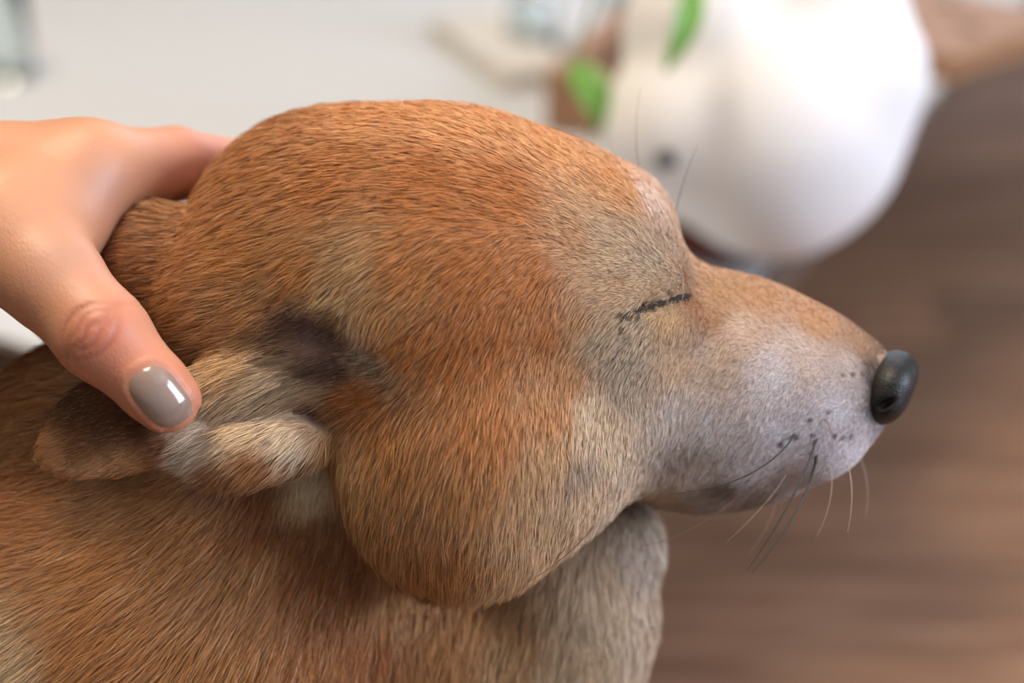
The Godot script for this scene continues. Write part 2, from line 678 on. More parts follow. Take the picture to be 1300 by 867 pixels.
# coat colours: x, y on the near side, colour, reach, share of dark hairs
func coat() -> Array:
	var a := []
	var t := func(x, y, r, g, b, dark := 0.04): a.append([x, y, c8(r + 6, g + (r - g) * 0.20, b + (r - b) * 0.12).srgb_to_linear(), dark])
	# crown and forehead
	t.call(480, 145, 220, 152, 98); t.call(600, 155, 224, 158, 104); t.call(700, 182, 222, 158, 104); t.call(780, 222, 220, 158, 106)
	t.call(550, 230, 192, 113, 56); t.call(420, 220, 188, 112, 56); t.call(340, 200, 186, 118, 68); t.call(650, 255, 194, 115, 58)
	t.call(600, 330, 194, 114, 56); t.call(680, 345, 196, 116, 58); t.call(520, 330, 196, 124, 66); t.call(460, 345, 206, 164, 114, 0.14)
	t.call(425, 372, 208, 172, 124, 0.16); t.call(380, 335, 196, 130, 74); t.call(300, 320, 190, 124, 68); t.call(240, 300, 176, 114, 68)
	t.call(180, 330, 160, 100, 60); t.call(320, 392, 202, 150, 96, 0.1); t.call(270, 420, 198, 150, 96, 0.12); t.call(225, 390, 186, 122, 70)
	t.call(620, 420, 196, 114, 56); t.call(700, 410, 198, 116, 58); t.call(560, 440, 192, 112, 54); t.call(510, 430, 190, 114, 56)
	t.call(490, 390, 198, 140, 84)
	# brow and eye
	t.call(722, 470, 202, 140, 88); t.call(738, 400, 196, 146, 100); t.call(745, 300, 204, 152, 104); t.call(775, 300, 208, 178, 142)
	t.call(805, 315, 220, 192, 156, 0.1); t.call(780, 325, 218, 184, 142, 0.1); t.call(835, 330, 214, 192, 160, 0.12); t.call(785, 355, 206, 166, 122, 0.2); t.call(830, 360, 212, 176, 132, 0.15)
	t.call(800, 240, 216, 160, 108); t.call(838, 250, 228, 206, 190); t.call(855, 300, 216, 186, 158); t.call(868, 348, 200, 168, 138)
	t.call(846, 408, 214, 178, 130); t.call(815, 418, 200, 176, 142, 0.15); t.call(888, 386, 184, 134, 94); t.call(908, 402, 188, 138, 98)
	t.call(800, 455, 186, 168, 142, 0.12); t.call(768, 435, 196, 172, 140, 0.1); t.call(790, 480, 196, 178, 152, 0.1); t.call(860, 450, 216, 184, 148)
	# cheek
	t.call(757, 510, 236, 210, 174); t.call(752, 545, 230, 202, 164); t.call(750, 620, 220, 190, 152); t.call(740, 575, 180, 158, 134, 0.12); t.call(705, 560, 208, 164, 116)
	t.call(775, 560, 230, 206, 172); t.call(790, 610, 214, 194, 166); t.call(700, 510, 200, 134, 80); t.call(650, 650, 206, 162, 116); t.call(700, 660, 206, 172, 130)
	t.call(600, 600, 196, 134, 80); t.call(620, 530, 196, 124, 68); t.call(500, 560, 192, 130, 76); t.call(560, 700, 192, 128, 72)
	t.call(470, 650, 198, 142, 88); t.call(428, 560, 212, 166, 112); t.call(440, 505, 190, 116, 60); t.call(475, 495, 186, 110, 56)
	t.call(440, 610, 206, 160, 106); t.call(640, 735, 196, 150, 104); t.call(580, 770, 194, 136, 84); t.call(500, 745, 196, 142, 90)
	# muzzle
	t.call(915, 372, 208, 166, 126); t.call(960, 376, 208, 164, 126); t.call(1040, 405, 206, 160, 122); t.call(1095, 436, 184, 148, 118)
	t.call(1112, 450, 160, 128, 104); t.call(940, 418, 226, 204, 184); t.call(1020, 440, 222, 206, 194); t.call(1080, 464, 214, 200, 190)
	t.call(900, 440, 216, 194, 172); t.call(980, 470, 232, 228, 228); t.call(1060, 520, 240, 238, 242); t.call(1000, 560, 238, 236, 240)
	t.call(900, 540, 236, 230, 226); t.call(860, 520, 228, 218, 204); t.call(880, 600, 226, 220, 212); t.call(950, 600, 228, 226, 228); t.call(1080, 580, 240, 238, 242)
	t.call(1098, 540, 226, 222, 224); t.call(1090, 500, 206, 196, 192); t.call(925, 624, 140, 124, 112); t.call(965, 634, 156, 140, 126)
	t.call(905, 640, 186, 178, 168); t.call(850, 630, 196, 182, 158); t.call(860, 580, 190, 180, 168); t.call(1010, 610, 212, 206, 206)
	t.call(1112, 512, 44, 38, 38); t.call(1110, 490, 50, 43, 42); t.call(1118, 468, 50, 43, 42)
	# throat and chest
	t.call(760, 740, 200, 178, 146); t.call(825, 690, 190, 178, 160); t.call(720, 830, 196, 170, 134); t.call(820, 780, 204, 184, 158)
	t.call(560, 835, 176, 114, 62); t.call(480, 790, 158, 90, 44); t.call(430, 720, 150, 86, 44); t.call(640, 810, 190, 146, 98)
	# body
	t.call(330, 690, 180, 122, 70); t.call(250, 665, 184, 120, 64); t.call(150, 690, 182, 118, 62); t.call(40, 640, 176, 110, 62)
	t.call(150, 800, 178, 114, 60); t.call(20, 845, 212, 182, 138); t.call(300, 830, 180, 118, 64); t.call(50, 490, 182, 124, 72)
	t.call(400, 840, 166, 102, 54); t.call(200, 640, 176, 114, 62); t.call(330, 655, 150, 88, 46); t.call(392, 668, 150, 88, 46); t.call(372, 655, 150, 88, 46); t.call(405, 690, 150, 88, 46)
	# ear
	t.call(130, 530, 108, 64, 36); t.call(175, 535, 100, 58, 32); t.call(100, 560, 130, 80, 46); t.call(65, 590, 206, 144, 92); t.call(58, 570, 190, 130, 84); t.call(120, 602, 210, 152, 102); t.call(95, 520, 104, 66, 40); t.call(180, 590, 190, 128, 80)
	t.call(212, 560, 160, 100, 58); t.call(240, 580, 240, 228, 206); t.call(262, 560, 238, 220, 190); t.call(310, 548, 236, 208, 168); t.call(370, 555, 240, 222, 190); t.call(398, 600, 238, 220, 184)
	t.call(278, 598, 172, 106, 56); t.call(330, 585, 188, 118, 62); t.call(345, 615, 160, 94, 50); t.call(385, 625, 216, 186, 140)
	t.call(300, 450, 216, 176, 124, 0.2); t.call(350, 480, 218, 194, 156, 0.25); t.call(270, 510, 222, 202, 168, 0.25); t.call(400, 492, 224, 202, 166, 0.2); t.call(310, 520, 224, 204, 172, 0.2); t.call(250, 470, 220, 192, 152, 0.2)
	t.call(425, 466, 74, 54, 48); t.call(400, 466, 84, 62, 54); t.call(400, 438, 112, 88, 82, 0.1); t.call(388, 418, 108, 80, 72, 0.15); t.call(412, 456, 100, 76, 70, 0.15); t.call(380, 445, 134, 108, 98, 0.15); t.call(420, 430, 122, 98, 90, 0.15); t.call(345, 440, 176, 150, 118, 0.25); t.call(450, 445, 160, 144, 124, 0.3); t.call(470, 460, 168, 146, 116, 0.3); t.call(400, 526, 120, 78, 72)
	return a

# hair: x, y on the near side, lie of the hair, length, lift
func lie() -> Array:
	var a := []
	var t := func(x, y, dx, dy, l, lift := 0.22): a.append([x, y, Vector3(dx, -dy, 0).normalized(), l * (0.82 if l < 60 else 0.68), lift])
	t.call(480, 145, -1, -.1, 34); t.call(560, 150, -1, -.2, 32); t.call(650, 168, -1, -.4, 30); t.call(740, 205, -1, -.5, 26); t.call(600, 250, -1, -.08, 34); t.call(700, 270, -1, -.1, 30)
	t.call(500, 250, -1, .05, 38); t.call(380, 185, -1, .1, 40); t.call(330, 230, -1, .12, 42); t.call(300, 330, -1, .1, 50); t.call(420, 300, -1, .2, 45); t.call(480, 330, -.8, .5, 46)
	t.call(420, 360, -.75, .65, 40, .15); t.call(425, 388, -.7, .6, 20, .25); t.call(350, 400, -.95, .35, 60, .15); t.call(460, 400, -.35, .95, 46); t.call(560, 330, -.75, .5, 38); t.call(650, 330, -.7, .5, 30); t.call(600, 400, -.5, .8, 34)
	t.call(690, 400, -.4, .85, 28); t.call(540, 450, -.55, .75, 38); t.call(620, 480, -.25, 1, 40); t.call(700, 480, -.15, 1, 34); t.call(500, 560, -.3, 1, 52); t.call(600, 600, -.2, 1, 54)
	t.call(700, 600, -.1, 1, 42); t.call(560, 720, -.1, 1, 64, .3); t.call(480, 680, -.35, .95, 62, .3); t.call(650, 700, -.05, 1, 56, .3); t.call(430, 580, -.4, .9, 40)
	t.call(760, 280, -1, -.15, 24); t.call(830, 300, -.8, -.6, 18); t.call(780, 350, -1, .05, 22); t.call(830, 355, -1, .05, 14); t.call(800, 430, -.7, .6, 22); t.call(850, 430, -.4, .8, 16)
	t.call(750, 430, -.6, .7, 26); t.call(840, 248, -.7, -.7, 14); t.call(760, 500, -.2, 1, 30); t.call(760, 600, 0, 1, 32); t.call(820, 520, -.1, 1, 22); t.call(830, 600, -.1, 1, 24)
	t.call(900, 440, -.6, .6, 14); t.call(950, 395, -1, -.2, 10); t.call(1040, 412, -1, -.2, 8); t.call(1000, 500, -.7, .7, 10); t.call(1070, 500, -.9, .4, 7); t.call(1050, 580, -.6, .8, 8)
	t.call(1095, 450, -1, -.2, 4); t.call(1100, 500, -.9, .4, 4)
	t.call(930, 560, -.5, .85, 14); t.call(900, 640, -.9, .3, 14); t.call(875, 390, -.6, .5, 9)
	t.call(300, 450, -.95, .35, 70, .12); t.call(350, 490, -.9, .42, 84, .12); t.call(270, 505, -.8, .6, 70, .12); t.call(400, 492, -.9, .35, 70, .15); t.call(435, 470, -.9, .1, 16, .3)
	t.call(400, 440, -.8, .3, 14, .35); t.call(385, 420, -.8, .3, 14, .35); t.call(450, 450, -.9, .1, 22, .3); t.call(350, 440, -.95, .15, 46, .2)
	t.call(370, 550, -.6, .5, 36, .15); t.call(300, 560, -.9, .4, 36); t.call(255, 575, -1, .5, 40, .3); t.call(300, 610, -.4, .9, 48, .35); t.call(360, 620, -.3, .9, 48, .35); t.call(395, 620, -.3, .95, 44)
	t.call(130, 540, -.9, .3, 16, .15); t.call(70, 590, -.9, .4, 14, .2); t.call(180, 580, -.9, .3, 20, .15)
	t.call(180, 330, -1, 0, 40); t.call(250, 400, -.95, .25, 56, .15); t.call(60, 500, -1, .15, 60); t.call(40, 650, -1, .2, 76); t.call(150, 680, -.9, .45, 90); t.call(250, 680, -.75, .65, 96)
	t.call(330, 720, -.6, .8, 96); t.call(150, 800, -.8, .55, 100); t.call(300, 830, -.55, .85, 100); t.call(420, 780, -.4, .9, 90); t.call(520, 820, -.2, 1, 88); t.call(650, 800, -.2, .9, 72)
	t.call(760, 740, -.1, 1, 56); t.call(720, 840, -.15, 1, 70); t.call(825, 700, -.1, 1, 40)
	return a

# the spot on the near skin under each anchor
func anchor_points(list: Array, s: Dictionary) -> PackedVector3Array:
	var bins := {}
	var v: PackedVector3Array = s.v
	for i in v.size():
		var p := v[i]
		if s.n[i].z < 0.05: continue
		var f := 1.0 / (1.0 - p.z / DP)
		var key := Vector2i(int(floor((p.x * f + 650.0) / 10.0)), int(floor((433.5 - p.y * f) / 10.0)))
		if not bins.has(key) or v[bins[key]].z < p.z: bins[key] = i
	var out := PackedVector3Array()
	for a in list:
		var best := -1
		var bd := 1e9
		var kx := int(floor(a[0] / 10.0))
		var ky := int(floor(a[1] / 10.0))
		for dx in range(-6, 7):
			for dy in range(-6, 7):
				var key := Vector2i(kx + dx, ky + dy)
				if bins.has(key) and dx * dx + dy * dy < bd:
					bd = dx * dx + dy * dy
					best = bins[key]
		out.append(v[best] if best >= 0 else P(a[0], a[1], -200))
	return out

func dog() -> void:
	var base := Vector3(-0.2, 0, -0.05)
	var d := thing("dog", "red and cream shiba-type dog, eyes closed, ear held back by a hand", "dog", base)
	dog_shape()
	var t0 := Time.get_ticks_msec()
	var list := blobs.duplicate()
	var lo := Vector3(-790, -560, -760)
	var hi := Vector3(660, 380, 60)
	var s := nets(list, lo, hi, 7.0)
	print("head net ", s.v.size(), " ", Time.get_ticks_msec() - t0, " ms")
	var skin_n: int = s.v.size()
	# colours and lie of hair, spread from the anchors over the skin
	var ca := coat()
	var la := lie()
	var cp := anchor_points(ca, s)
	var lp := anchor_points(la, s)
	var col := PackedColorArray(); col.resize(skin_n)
	var dark := PackedFloat32Array(); dark.resize(skin_n)
	var dir := PackedVector3Array(); dir.resize(skin_n)
	var len_ := PackedFloat32Array(); len_.resize(skin_n)
	var lift := PackedFloat32Array(); lift.resize(skin_n)
	var ctx := {"s": s, "ca": ca, "la": la, "cp": cp, "lp": lp, "out": []}
	var chunks := 32
	ctx.out.resize(chunks)
	ctx.chunks = chunks
	var task := WorkerThreadPool.add_group_task(_spread.bind(ctx), chunks, -1, true)
	WorkerThreadPool.wait_for_group_task_completion(task)
	for c in chunks:
		var o: Array = ctx.out[c]
		var first: int = o[0]
		for i in o[1].size():
			col[first + i] = o[1][i]; dark[first + i] = o[2][i]; dir[first + i] = o[3][i]; len_[first + i] = o[4][i]; lift[first + i] = o[5][i]
	print("spread ", Time.get_ticks_msec() - t0, " ms")
	# trunk and legs, coarser
	blobs = []
	for b in list:
		if not b.cut: blobs.append(b)
	far_body()
	var far := nets(blobs.duplicate(), Vector3(-3400, -2700, -1700), Vector3(700, 420, 1300), 26.0)
	# keep only what lies outside the fine net
	var keep := PackedInt32Array()
	for i in range(0, far.idx.size(), 3):
		var m: Vector3 = (far.v[far.idx[i]] + far.v[far.idx[i + 1]] + far.v[far.idx[i + 2]]) / 3.0
		if not (m.x > lo.x + 30 and m.y > lo.y + 30 and m.z > lo.z + 30 and m.x < hi.x and m.y < hi.y and m.z < hi.z):
			keep.append_array(PackedInt32Array([far.idx[i], far.idx[i + 1], far.idx[i + 2]]))
	far.idx = keep
	var all := join(s, far)
	var skin_cols := PackedColorArray()
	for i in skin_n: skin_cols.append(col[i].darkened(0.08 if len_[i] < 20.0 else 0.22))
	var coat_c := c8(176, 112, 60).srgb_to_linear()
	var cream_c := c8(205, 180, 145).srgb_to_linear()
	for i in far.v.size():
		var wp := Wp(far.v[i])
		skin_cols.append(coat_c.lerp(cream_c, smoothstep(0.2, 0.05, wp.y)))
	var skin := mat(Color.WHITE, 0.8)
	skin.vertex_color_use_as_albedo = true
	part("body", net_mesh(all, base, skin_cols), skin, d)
	print("body ", Time.get_ticks_msec() - t0, " ms")
	if FUR:
		ctx.merge({"col": col, "dark": dark, "dir": dir, "len": len_, "lift": lift, "base": base, "all": far, "n_fine": skin_n})
		ctx.spots = spot_points([[1010, 550], [1036, 556], [1037, 578], [1035, 533], [1058, 528], [1062, 552], [1075, 556], [1088, 557], [995, 563], [1070, 477], [1086, 471], [1097, 474]], s)
		ctx.lids = spot_points([[793, 402], [799, 398], [806, 394], [813, 391], [820, 388], [827, 386], [834, 384], [841, 382], [848, 380], [855, 379], [862, 378], [869, 376], [875, 375]], s)
		ctx.bare = anchor_points([[390, 430], [400, 440], [412, 446], [408, 430], [385, 445]], s)
		nose_shape()
		ctx.nose = blobs.duplicate()
		fur(d, ctx)
		# the trunk and legs outside the view wear a sparser, coarser coat
		var fn: int = far.v.size()
		var c2 := PackedColorArray()
		var d2 := PackedVector3Array()
		var z2 := PackedFloat32Array()
		var l2 := PackedFloat32Array()
		var f2 := PackedFloat32Array()
		z2.resize(fn); l2.resize(fn); f2.resize(fn)
		l2.fill(95.0); f2.fill(0.2)
		for i in fn:
			c2.append(skin_cols[skin_n + i])
			var lay := Vector3(-0.9, -0.5, 0.0)
			lay -= far.n[i] * far.n[i].dot(lay)
			d2.append(lay.normalized())
		ctx.merge({"s": far, "col": c2, "dark": z2, "dir": d2, "len": l2, "lift": f2, "coarse": true}, true)
		fur(d, ctx)
		print("fur ", Time.get_ticks_msec() - t0, " ms")
	dog_details(d, base, s)

func spot_points(l: Array, s: Dictionary) -> PackedVector3Array:
	return anchor_points(l, s)

# hair as tapered ribbons lying along the coat
func fur(d: Node3D, ctx: Dictionary) -> void:
	var chunks := 24
	var out := []
	out.resize(chunks)
	ctx.fout = out
	ctx.fchunks = chunks
	var n1 := FastNoiseLite.new()
	n1.noise_type = FastNoiseLite.TYPE_SIMPLEX_SMOOTH
	n1.seed = 5
	n1.frequency = 1.0 / 26.0
	n1.fractal_octaves = 2
	ctx.n1 = n1
	var n2 := FastNoiseLite.new()
	n2.noise_type = FastNoiseLite.TYPE_SIMPLEX_SMOOTH
	n2.seed = 9
	n2.frequency = 1.0 / 11.0
	n2.fractal_octaves = 1
	ctx.n2 = n2
	var task := WorkerThreadPool.add_group_task(_strands.bind(ctx), chunks, -1, true)
	WorkerThreadPool.wait_for_group_task_completion(task)
	var m := ArrayMesh.new()
	var total := 0
	for c in chunks:
		var o: Array = out[c]
		if o[0].size() == 0: continue
		var a := []
		a.resize(Mesh.ARRAY_MAX)
		a[Mesh.ARRAY_VERTEX] = o[0]
		a[Mesh.ARRAY_NORMAL] = o[1]
		a[Mesh.ARRAY_COLOR] = o[2]
		a[Mesh.ARRAY_INDEX] = o[3]
		m.add_surface_from_arrays(Mesh.PRIMITIVE_TRIANGLES, a)
		total += o[4]
	var tri := 0
	for c in chunks: tri += out[c][3].size() / 3
	print("strands ", total, " triangles ", tri)
	var hm := mat(Color.WHITE, 0.62)
	hm.metallic_specular = 0.35
	hm.vertex_color_use_as_albedo = true
	hm.cull_mode = BaseMaterial3D.CULL_DISABLED
	hm.backlight_enabled = true
	hm.backlight = Color(0.5, 0.5, 0.5)
	var o := part("fur", m, hm, d)
	o.set_meta("kind", "stuff")

func _strands(c: int, ctx: Dictionary) -> void:
	var r := RandomNumberGenerator.new()
	r.seed = 1000 + c
	var s: Dictionary = ctx.s
	var v: PackedVector3Array = s.v
	var nn: PackedVector3Array = s.n
	var idx: PackedInt32Array = s.idx
	var col: PackedColorArray = ctx.col
	var dark: PackedFloat32Array = ctx.dark
	var dir: PackedVector3Array = ctx.dir
	var ln: PackedFloat32Array = ctx.len
	var lf: PackedFloat32Array = ctx.lift
	var n1: FastNoiseLite = ctx.n1
	var n2: FastNoiseLite = ctx.n2
	var spots: PackedVector3Array = ctx.spots
	var bare: PackedVector3Array = ctx.bare
	var lids: PackedVector3Array = ctx.lids
	var base: Vector3 = ctx.base
	var bs := T.basis
	var tris := idx.size() / 3
	var per := (tris + int(ctx.fchunks) - 1) / int(ctx.fchunks)
	var ov := PackedVector3Array()
	var on := PackedVector3Array()
	var oc := PackedColorArray()
	var oi := PackedInt32Array()
	var count := 0
	var down := bs.transposed() * Vector3.DOWN
	for t in range(c * per, mini(tris, (c + 1) * per)):
		var i0 := idx[t * 3]; var i1 := idx[t * 3 + 1]; var i2 := idx[t * 3 + 2]
		var p0 := v[i0]; var p1 := v[i1]; var p2 := v[i2]
		var N := (nn[i0] + nn[i1] + nn[i2]).normalized()
		var area := (p1 - p0).cross(p2 - p0).length() * 0.5
		var L0 := (ln[i0] + ln[i1] + ln[i2]) / 3.0
		var away := N.z < -0.3 or p0.y < -480 or p0.x < -720
		var wide := 1.0
		var dens := clampf(COVER / (L0 * 1.35), 0.03, 0.62)
		if ctx.has("coarse"):
			dens = 0.003
			wide = 6.0
		elif away:
			dens *= 0.25
			wide = 2.0
		# nothing grows on the nose leather
		if p0.x > 460 and field(ctx.nose, p0) < 4.0: continue
		var want := area * dens
		var k := int(want)
		if r.randf() < want - k: k += 1
		for q in k:
			var u := r.randf(); var w := r.randf()
			if u + w > 1.0:
				u = 1.0 - u; w = 1.0 - w
			var p := p0 + (p1 - p0) * u + (p2 - p0) * w
			var h := 1.0 - u - w
			var cc := col[i0] * h + col[i1] * u + col[i2] * w
			var thin := 1.0
			var L := (ln[i0] * h + ln[i1] * u + ln[i2] * w) * r.randf_range(0.65, 1.2)
			var dk := dark[i0]
			for b in bare:
				var bd := p.distance_to(b)
				if bd < 30.0:
					thin = minf(thin, 0.05 + bd / 40.0)
			if thin < 1.0 and r.randf() > thin: continue
			var cl := n1.get_noise_3dv(p)
			var cf := n2.get_noise_3dv(p)
			var D := (dir[i0] * h + dir[i1] * u + dir[i2] * w)
			D = (D + N.cross(D) * (cl * 0.30 + cf * 0.14) + Vector3(r.randfn(), r.randfn(), r.randfn()) * 0.10)
			D = (D - N * N.dot(D)).normalized()
			var lift := lf[i0] + r.randf_range(-0.06, 0.10) + cf * 0.10
			L *= 1.0 + cf * 0.15
			# tone: pale, rust and dark hairs mixed, clumps a little lighter or darker
			var x := r.randf()
			var g := 1.0 + r.randfn() * (0.13 if L > 18.0 else 0.08) + cl * 0.06 + cf * 0.06
			if x < dk: g *= 0.42
			elif x > 0.90:
				cc = cc.lerp(Color(0.70, 0.54, 0.36), 0.30)
				g *= 1.1
			elif x > 0.72:
				cc = Color(cc.r * 0.90, cc.g * 0.80, cc.b * 0.72)
			for sp in spots:
				if p.distance_squared_to(sp) < 16.0: g *= r.randf_range(0.15, 0.5)
			for sp in lids:
				if p.distance_squared_to(sp) < 26.0: g *= r.randf_range(0.15, 0.6)
			g = clampf(g, 0.05, 1.5)
			cc = Color(minf(cc.r * g, 0.9), minf(cc.g * g, 0.9), minf(cc.b * g, 0.9))
			var seg := 4 if L > 62 else (3 if L > 16 else 2)
			var wd := (0.42 + 0.0016 * L if L > 18.0 else 0.34) * r.randf_range(0.75, 1.25) * wide
			if thin < 1.0: wd *= 0.7
			var roll := r.randf_range(-0.9, 0.9)
			if L < 24.0:
				lift += (24.0 - L) * 0.016
			L = maxf(L, 5.0)
			var pos := p - N * minf(1.5, L * 0.05)
			var first := ov.size()
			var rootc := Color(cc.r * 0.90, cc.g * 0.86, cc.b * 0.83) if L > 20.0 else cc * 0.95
			var step := L / seg
			var sag := 0.0012 * L
			for j in seg + 1:
				var f := float(j) / seg
				var tt := (D + N * (lift * (1.25 - 1.35 * f)) + down * (sag * f)).normalized()
				var side := tt.cross(N).normalized()
				var up := side.cross(tt)
				var sd := side * cos(roll) + up * sin(roll)
				var sn := (up * cos(roll * 0.5) - side * sin(roll * 0.5) + N * 0.4).normalized()
				var cx := rootc.lerp(cc, minf(1.0, f * 1.6))
				var nw := bs * sn
				if j == seg:
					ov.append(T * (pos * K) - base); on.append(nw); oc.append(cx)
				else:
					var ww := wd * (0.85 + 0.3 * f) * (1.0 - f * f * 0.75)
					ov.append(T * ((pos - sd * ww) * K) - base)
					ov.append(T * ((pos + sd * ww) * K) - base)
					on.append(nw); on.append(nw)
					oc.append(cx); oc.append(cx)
				pos += tt * step
			for j in seg - 1:
				var e := first + j * 2
				oi.append(e); oi.append(e + 2); oi.append(e + 1)
				oi.append(e + 1); oi.append(e + 2); oi.append(e + 3)
			var e2 := first + (seg - 1) * 2
			oi.append(e2); oi.append(e2 + 2); oi.append(e2 + 1)
			count += 1
	ctx.fout[c] = [ov, on, oc, oi, count]

func seat(px: float, py: float, list: Array[Blob], z0 := 120.0) -> Vector3:
	var z := z0
	for i in 60:
		var dd := field(list, P(px, py, z))
		if dd < 0.3: break
		z -= maxf(dd * 0.8, 0.3)
		if z < z0 - 900.0: break
	return P(px, py, z)

func nose_shape() -> void:
	blobs = []
	E(1119, 492, -200, 36, 47, 64, 10, -34)
	E(1141, 470, -212, 21, 24, 42, 16, 0)
	E(1118, 508, -186, 27, 27, 42, 14, 0, true)
	E(1114, 510, -196, 22, 25, 58, 14, -20)
	E(1124, 514, -132, 12, 5, 12, 8, 35, true, true)


func dog_details(d: Node3D, base: Vector3, s: Dictionary) -> void:
	# nose leather
	nose_shape()
	var nose := nets(blobs.duplicate(), Vector3(480, -190, -340), Vector3(660, 60, -90), 3.0)
	var nm := mat(c8(20, 18, 18), 0.5)
	nm.heightmap_enabled = true
	nm.heightmap_texture = noise_tex(0.09, 256, false, 1, 6, 2, null, FastNoiseLite.TYPE_CELLULAR)
	nm.heightmap_scale = 0.02
	nm.uv1_triplanar = true
	nm.uv1_scale = Vector3.ONE * 55.0
	var no := part("nose", net_mesh(nose, base), nm, d)
	no.set_meta("label", "black leathery nose")
	# lashes and dark brow hairs
	var list: Array[Blob] = []
	dog_shape()
	list = blobs.duplicate()
	var st := SurfaceTool.new()
	st.begin(Mesh.PRIMITIVE_TRIANGLES)
	var st2 := SurfaceTool.new()
	st2.begin(Mesh.PRIMITIVE_TRIANGLES)
	for i in 170:
		var f := rng.randf()
		var px := lerpf(794, 877, f)
		var py := 401.0 - 27.0 * pow(f, 0.75) + rng.randf_range(-2.5, 1.0)
		var p := seat(px, py, list) + Vector3(0, 1.0, 2.0)
		var l := rng.randf_range(7, 15) * (1.3 - 0.5 * f)
		var dr := Vector3(-0.55 + 0.5 * f + rng.randf_range(-.3, .3), -0.55 + rng.randf_range(-.25, .25), 0.35)
		hair(st, p, dr, l, rng.randf_range(0.4, 0.7), base)
	for i in 26:
		var f := rng.randf()
		var p := seat(lerpf(808, 852, f) + rng.randf_range(-9, 9), lerpf(300, 345, f) + rng.randf_range(-8, 8), list) + Vector3(0, 0, 1)
		hair(st, p, Vector3(-0.7 + rng.randf_range(-.2, .2), 0.55 + rng.randf_range(-.2, .2), 0.45), rng.randf_range(9, 17), 0.5, base)
	for i in 130:
		var f := rng.randf()
		var p := seat(lerpf(790, 872, f), 408.0 - 26.0 * pow(f, 0.75) + rng.randf_range(-3, 3), list)
		hair(st2, p, Vector3(-0.75 + 0.3 * f + rng.randf_range(-.3, .3), 0.55 + rng.randf_range(-.3, .3), 0.5), rng.randf_range(7, 13), rng.randf_range(0.3, 0.5), base)
	st2.generate_normals()
	var lower := part("eyelashes", st2.commit(), mat(c8(196, 164, 128), 0.6), d)
	lower.set_meta("kind", "stuff")
	lower.set_meta("label", "pale short hairs along the lower lid")
	st.generate_normals()
	var lash := part("eyelashes", st.commit(), mat(c8(36, 26, 22), 0.5), d)
	lash.set_meta("kind", "stuff")
	lash.set_meta("label", "dark lashes of the closed eye")
	# the dark rim where the lids meet
	var rim := []
	var rimr := []
	for q in [[792, 403, 0.8], [798, 400, 2.6], [806, 395, 3.4], [815, 390, 2.8], [824, 387, 2.0], [834, 384, 1.8], [843, 382, 2.0], [852, 380, 3.0], [861, 378, 4.2], [869, 376, 4.4], [875, 375, 3.0], [879, 376, 0.8]]:
		rim.append(Wp(seat(q[0], q[1], list) + Vector3(0, 0, q[2] * 0.25)) - base)
		rimr.append(q[2] * 0.95 * K)
	var rm := part("eyelid_rim", tube(rim, rimr, 8), mat(c8(44, 31, 27), 0.85), d)
	rm.set_meta("label", "dark brown rim of the closed lids")
	# whiskers
	var dk := mat(c8(34, 26, 23), 0.5)
	var pale := mat(c8(205, 180, 160), 0.4)
	var brown := mat(c8(120, 88, 68), 0.4)
	for w in [
		[[1010, 550], [985, 592], [930, 622], [850, 627], 0.85, dk, 0, 60], [[1037, 556], [1022, 612], [985, 672], [948, 725], 1.0, dk, 0, 70], [[1037, 578], [1032, 622], [1000, 675], [955, 727], 1.1, dk, 0, 90],
		[[940, 628], [900, 662], [860, 686], [815, 693], 0.7, brown, 0, 40], [[1072, 575], [1084, 605], [1084, 640], [1076, 675], 0.7, pale, 0, 40], [[1093, 582], [1104, 612], [1104, 640], [1098, 656], 0.7, pale, 0, 30],
		[[1046, 530], [1056, 540], [1059, 560], [1056, 580], 0.6, brown, 0, 20], [[765, 652], [742, 690], [705, 718], [672, 738], 0.85, brown, 0, 40],
		[[858, 268], [865, 235], [875, 208], [886, 184], 0.5, brown, 0, 20], [[866, 346], [870, 360], [868, 376], [864, 388], 0.7, pale, 0, 14],
		[[985, 640], [978, 665], [962, 690], [950, 705], 0.4, pale, 0, 10], [[1000, 600], [985, 625], [960, 655], [920, 690], 0.35, pale, 0, 60], [[1055, 590], [1060, 620], [1052, 655], [1036, 682], 0.6, pale, 0, 20], [[812, 218], [806, 190], [806, 150], [813, 110], 0.45, brown, 0, -30]]:
		var a0 := seat(w[0][0], w[0][1], list)
		if a0.z < -420: a0 = P(w[0][0], w[0][1], -240)
		var out: float = w[7]
		var pts := bez(a0 - Vector3(0, 0, 2), P(w[1][0], w[1][1], a0.z + out * 0.5), P(w[2][0], w[2][1], a0.z + out * 0.8), P(w[3][0], w[3][1], a0.z + out), 14)
		var q := []
		var rr := []
		for i in pts.size():
			q.append(Wp(pts[i]) - base)
			rr.append(float(w[4]) * (0.85 if w[5] == pale else (2.0 if w[5] == dk else 1.5)) * K * (1.0 - 0.75 * i / (pts.size() - 1.0)))
		part("whisker", tube(q, rr, 6), w[5], d)

func hair(st: SurfaceTool, p: Vector3, dr: Vector3, l: float, w: float, base: Vector3) -> void:
	var t := dr.normalized()
	var sd := t.cross(Vector3.BACK).normalized() * w
	var m := p + t * l * 0.55
	var e := p + (t + Vector3(0, -0.15, 0)).normalized() * l
	for v in [p - sd, m - sd * 0.7, p + sd, p + sd, m - sd * 0.7, m + sd * 0.7, m - sd * 0.7, e, m + sd * 0.7]: st.add_vertex(Wp(v) - base)

